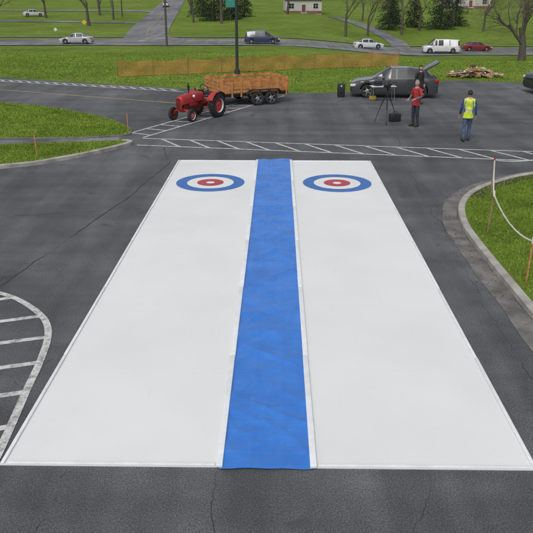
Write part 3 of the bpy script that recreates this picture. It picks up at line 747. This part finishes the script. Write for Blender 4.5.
DKP=cloth('dark_trousers',(.025,.03,.045)); REDJ=cloth('red_jacket',(.36,.03,.035)); GRY=cloth('gray_fleece',(.12,.12,.13)); BLK=cloth('black_jacket',(.025,.025,.03))
H1=M('dark_hair',(.025,.016,.01),.7); H2=M('gray_hair',(.25,.24,.22),.8); BOOT=M('shoe_leather',(.03,.024,.02),.6)
person('person',(7.1,24.9),PI-.12,pose(anL=(.10,.10,.10),toL=(.12,-.04,.05),knL=(.10,.01,.50),anR=(-.10,-.12,.09),toR=(-.12,-.27,.05),knR=(-.10,-.10,.50),elL=(.25,.05,1.15),wrL=(.27,-.08,.93),wrR=(-.27,.0,.90)),
   dict(torso=NAVY,arm=NAVY,fore=NAVY,vest=YEL,tape=TAPE,leg=JEAN,shoe=BOOT,skin=SKIN,hair=H1),1.0,vest=True)
person('person',(5.85,27.8),-.9,pose(elL=(.26,-.02,1.16),wrL=(.16,-.24,1.10),elR=(-.26,0,1.15),wrR=(-.20,-.22,1.05)),
   dict(torso=REDJ,arm=REDJ,fore=GRY,leg=DKP,shoe=BOOT,skin=SKIN,hair=H2),1.0)
person('person',(7.15,33.6),.5,pose(),dict(torso=BLK,arm=BLK,fore=BLK,leg=DKP,shoe=BOOT,skin=SKIN,hair=H1),1.0,hair_long=True)

# ------------------------------------------------------------------ trees
def bare_mesh(seed,h,r0,depth=6):
    rd=random.Random(seed); b=B(); tips=[]
    def br(p,d,l,r,k):
        pts=[p];rs=[r];n=4 if k<3 else 3
        for i in range(n):
            d=(d+Vector((rd.uniform(-1,1),rd.uniform(-1,1),rd.uniform(-.3,.9)))*(.10 if k<2 else .2)).normalized(); p=p+d*l/n; pts.append(p); rs.append(r*(1-.42*(i+1)/n))
        b.tube(pts,rs,8 if k<2 else (5 if k<4 else 3),BARK,False)
        if k>=depth: tips.append(p); return
        m=rd.randint(3,4) if k<depth-1 else 4
        for i in range(m):
            a=rd.uniform(0,6.28); u=d.orthogonal().normalized(); u.rotate(Matrix.Rotation(a,3,d)); sp=rd.uniform(.4,.85)
            nd=(d+u*sp+Vector((0,0,.12 if k<2 else -.1))).normalized(); q=pts[rd.randint(max(1,n-2),n)]
            br(q,nd,l*rd.uniform(.66,.84),rs[-1]*rd.uniform(.6,.85),k+1)
    br(Vector((0,0,-.2)),Vector((0,0,1)),h*.24,r0,0)
    for t in tips:
        for _ in range(2):
            c=t+Vector((rd.uniform(-.35,.35),rd.uniform(-.35,.35),rd.uniform(-.3,.3))); a=Vector((rd.uniform(-1,1),rd.uniform(-1,1),rd.uniform(-1,1)))*.06; e=a.orthogonal().normalized()*.04
            b.add([c-a,c+e,c+a],[(0,1,2)],BUDS)
    return b.mesh('bare_tree',True,80)
def spruce_mesh(seed,h):
    rd=random.Random(seed); b=B(); b.tube([(0,0,-.2),(0,0,h)],[h*.022,.02],8,BARK,False); z=h*.04
    while z<h*.98:
        R=(h-z)*.27+.15; n=int(10+R*3)
        for i in range(n):
            a=rd.uniform(0,6.28); L=R*rd.uniform(.6,1.2); d=Vector((math.cos(a),math.sin(a),0)); e=Vector((-d.y,d.x,0))
            for k in range(int(4+L*6)):
                t=rd.uniform(.15,1); c=d*L*t+Vector((0,0,z-.28*L*t*t+rd.uniform(-.22,.22)))+e*rd.uniform(-.3,.3)*L*.4
                s=rd.uniform(.12,.26); u=(d*rd.uniform(.4,1)+e*rd.uniform(-.8,.8)+Vector((0,0,rd.uniform(-.7,.2)))).normalized()*s; v=u.orthogonal().normalized(); v.rotate(Matrix.Rotation(rd.uniform(0,3),3,u.normalized())); v*=s*.4
                b.add([c-v*.6,c+u*.6+v*.2-v,c+u*1.2,c+v],[(0,1,2,3)],NEED)
        z+=h*.025+.10
    return b.mesh('spruce_tree',False)
bm1=bare_mesh(3,15,.42,6); bm2=bare_mesh(11,16,.26,6); bm3=bare_mesh(23,17,.30,6)
sp1=spruce_mesh(1,10); sp2=spruce_mesh(5,13)
def put(name,me,x,y,rz=0,sc=1): link(name,me,(x,y,Hf(x,y)),rz,sc)
put('bare_tree',bm1,33.0,94,.4,1.25)
for i,(x,y) in enumerate([(14,131),(19,138),(-34,142),(-33,160),(-50,137),(47,135),(53,130),(26,142),(31,150),(-15,152),(-9,148),(-39,174),(-48,162),(40,160),(44,150),(-18,178),(-46,205),(22,170),(5,178)]):
    put('bare_tree',bm2 if i%2 else bm3,x,y,i*1.3,random.uniform(.85,1.15))
for i,(x,y) in enumerate([(-11,157),(-7.5,161),(-14.5,170),(-5,168),(25,151),(31,156),(36,153),(28,164),(41,161)]):
    put('spruce_tree',sp1 if i%2 else sp2,x,y,i*1.7,random.uniform(.85,1.1))
# distant woods
b=B(); DT=M('distant_foliage',(.055,.055,.035),.95,var=.5,scale=.08)
for k in range(420):
    x=random.uniform(-520,520); y=random.uniform(330,520)+abs(x)*.1
    if abs(x+45)<12: continue
    z=Hf(x,y); h=random.uniform(9,17); b.tube([(x,y,z-.5),(x,y,z+h*.6)],[.3,.12],5,BARK,False)
    for _ in range(60):
        d=Vector((random.gauss(0,1),random.gauss(0,1),random.gauss(0,1))).normalized()*random.random()**.4; c=Vector((x+d.x*h*.32,y+d.y*h*.32,z+h*.6+d.z*h*.38)); s=random.uniform(.5,1.3)
        u=Vector((random.uniform(-1,1),random.uniform(-1,1),random.uniform(-1,1))).normalized()*s; v=u.orthogonal().normalized()*s*.7; b.add([c-u,c+v,c+u,c-v*.6],[(0,1,2,3)],DT)
b.build('distant_trees',smooth=False)

# ------------------------------------------------------------------ houses
def house(name,loc,rz,W,D,Hh,wall,roofc,rh=2.2):
    b=B(); TR=M('white_trim',(.6,.6,.58),.6)
    b.box((0,0,Hh/2-.3),(W,D,Hh+.6),wall)
    b.box((0,0,.15),(W+.06,D+.06,.7),BRK)
    for s in(-1,1):
        b.add([(s*W/2,-D/2,Hh),(s*W/2,D/2,Hh),(s*W/2,0,Hh+rh)],[(0,1,2)],wall)
        a=math.atan2(rh+.05,D/2); l=math.hypot(rh,D/2)+.5
        b.box((0,s*(D/4+.18),Hh+rh/2-.02),(W+.8,l,.14),roofc,(-s*a,0,0))
    for k in range(3):
        x=-W/2+W*(k+.5)/3
        if k==1: b.box((x,-D/2-.02,1.05),(1.1,.12,2.2),TR); b.box((x,-D/2-.09,1.0),(.92,.05,2.0),M('door_paint',(.15,.05,.04),.5)); b.box((x,-D/2-.65,.05),(1.6,1.1,.3),CONC)
        else:
            b.box((x,-D/2-.02,1.65),(1.35,.08,1.35),TR); b.box((x,-D/2-.065,1.65),(1.15,.03,1.15),GLASS); b.box((x,-D/2-.085,1.65),(.05,.02,1.15),TR); b.box((x,-D/2-.086,1.65),(1.15,.02,.05),TR)
    b.box((W*.2,.6,Hh+rh),(.7,.7,1.6),BRK)
    return b.build(name,loc,rz,smooth=False)
BRK=M('brick_wall',(.20,.10,.08),.9,var=.35,scale=3); SHG=M('roof_shingle',(.07,.065,.06),.9,var=.3,scale=4); SID=M('white_siding',(.48,.47,.44),.7,var=.08)
house('white_house',(9,188,Hf(9,188)),.05,9,7,3.2,SID,SHG)
house('white_house',(57,215,Hf(57,215)),.1,12,9,3.2,SID,SHG)

# ------------------------------------------------------------------ litter
b=B(); LF=M('dead_leaves',(.16,.09,.04),.9,var=.5,scale=2)
for k in range(1100):
    if random.random()<.4:
        i=random.randrange(14,len(rk)-8); p=rk[i]; x=p.x-abs(random.gauss(.2,.3))-.1; y=p.y+random.uniform(-.6,.6); z=.010
    else: x=random.uniform(-12,14); y=random.uniform(3,38); z=.005
    if -3.2<x<3.5 and 6<y<22: continue
    s=random.uniform(.008,.022); q=random.uniform(0,6.28); b.add([(x+s*math.cos(q),y+s*math.sin(q),z),(x+s*math.cos(q+1.8),y+s*math.sin(q+1.8),z+s*.5),(x+s*math.cos(q+3.2),y+s*math.sin(q+3.2),z+.002),(x+s*math.cos(q+4.6),y+s*math.sin(q+4.6),z+s*.3)],[(0,1,2,3)],LF)
b.build('fallen_leaves',smooth=False)

# ------------------------------------------------------------------ light, sky, camera
w=bpy.data.worlds.new('World'); scene.world=w; w.use_nodes=True; nt=w.node_tree; bg=nt.nodes['Background']
sk=nt.nodes.new('ShaderNodeTexSky'); sk.sky_type='NISHITA'; sk.sun_disc=False; sk.sun_elevation=R2(52); sk.sun_rotation=R2(200); sk.air_density=1.0; sk.dust_density=4; sk.ozone_density=1
hs=nt.nodes.new('ShaderNodeHueSaturation'); hs.inputs['Saturation'].default_value=.36
nt.links.new(sk.outputs[0],hs.inputs['Color']); nt.links.new(hs.outputs[0],bg.inputs['Color']); bg.inputs['Strength'].default_value=.138
sl=bpy.data.lights.new('sun','SUN'); sl.energy=.9; sl.angle=R2(24); sl.color=(1,.985,.96); so=bpy.data.objects.new('sun',sl); scene.collection.objects.link(so)
el=R2(52); az=R2(200); dv=Vector((math.sin(az)*math.cos(el),math.cos(az)*math.cos(el),math.sin(el))); so.rotation_euler=dv.to_track_quat('Z','Y').to_euler(); so.location=(0,0,30)
cd=bpy.data.cameras.new('camera'); cd.sensor_width=36; cd.lens=47.3; cd.clip_end=4000; cd.clip_start=.1
co=bpy.data.objects.new('camera',cd); scene.collection.objects.link(co); co.location=(0,0,5); co.rotation_euler=(R2(90-21.52),0,0); scene.camera=co
scene.view_settings.view_transform='Standard'; scene.view_settings.look='None'; scene.view_settings.exposure=0
print('objs',len(scene.objects))
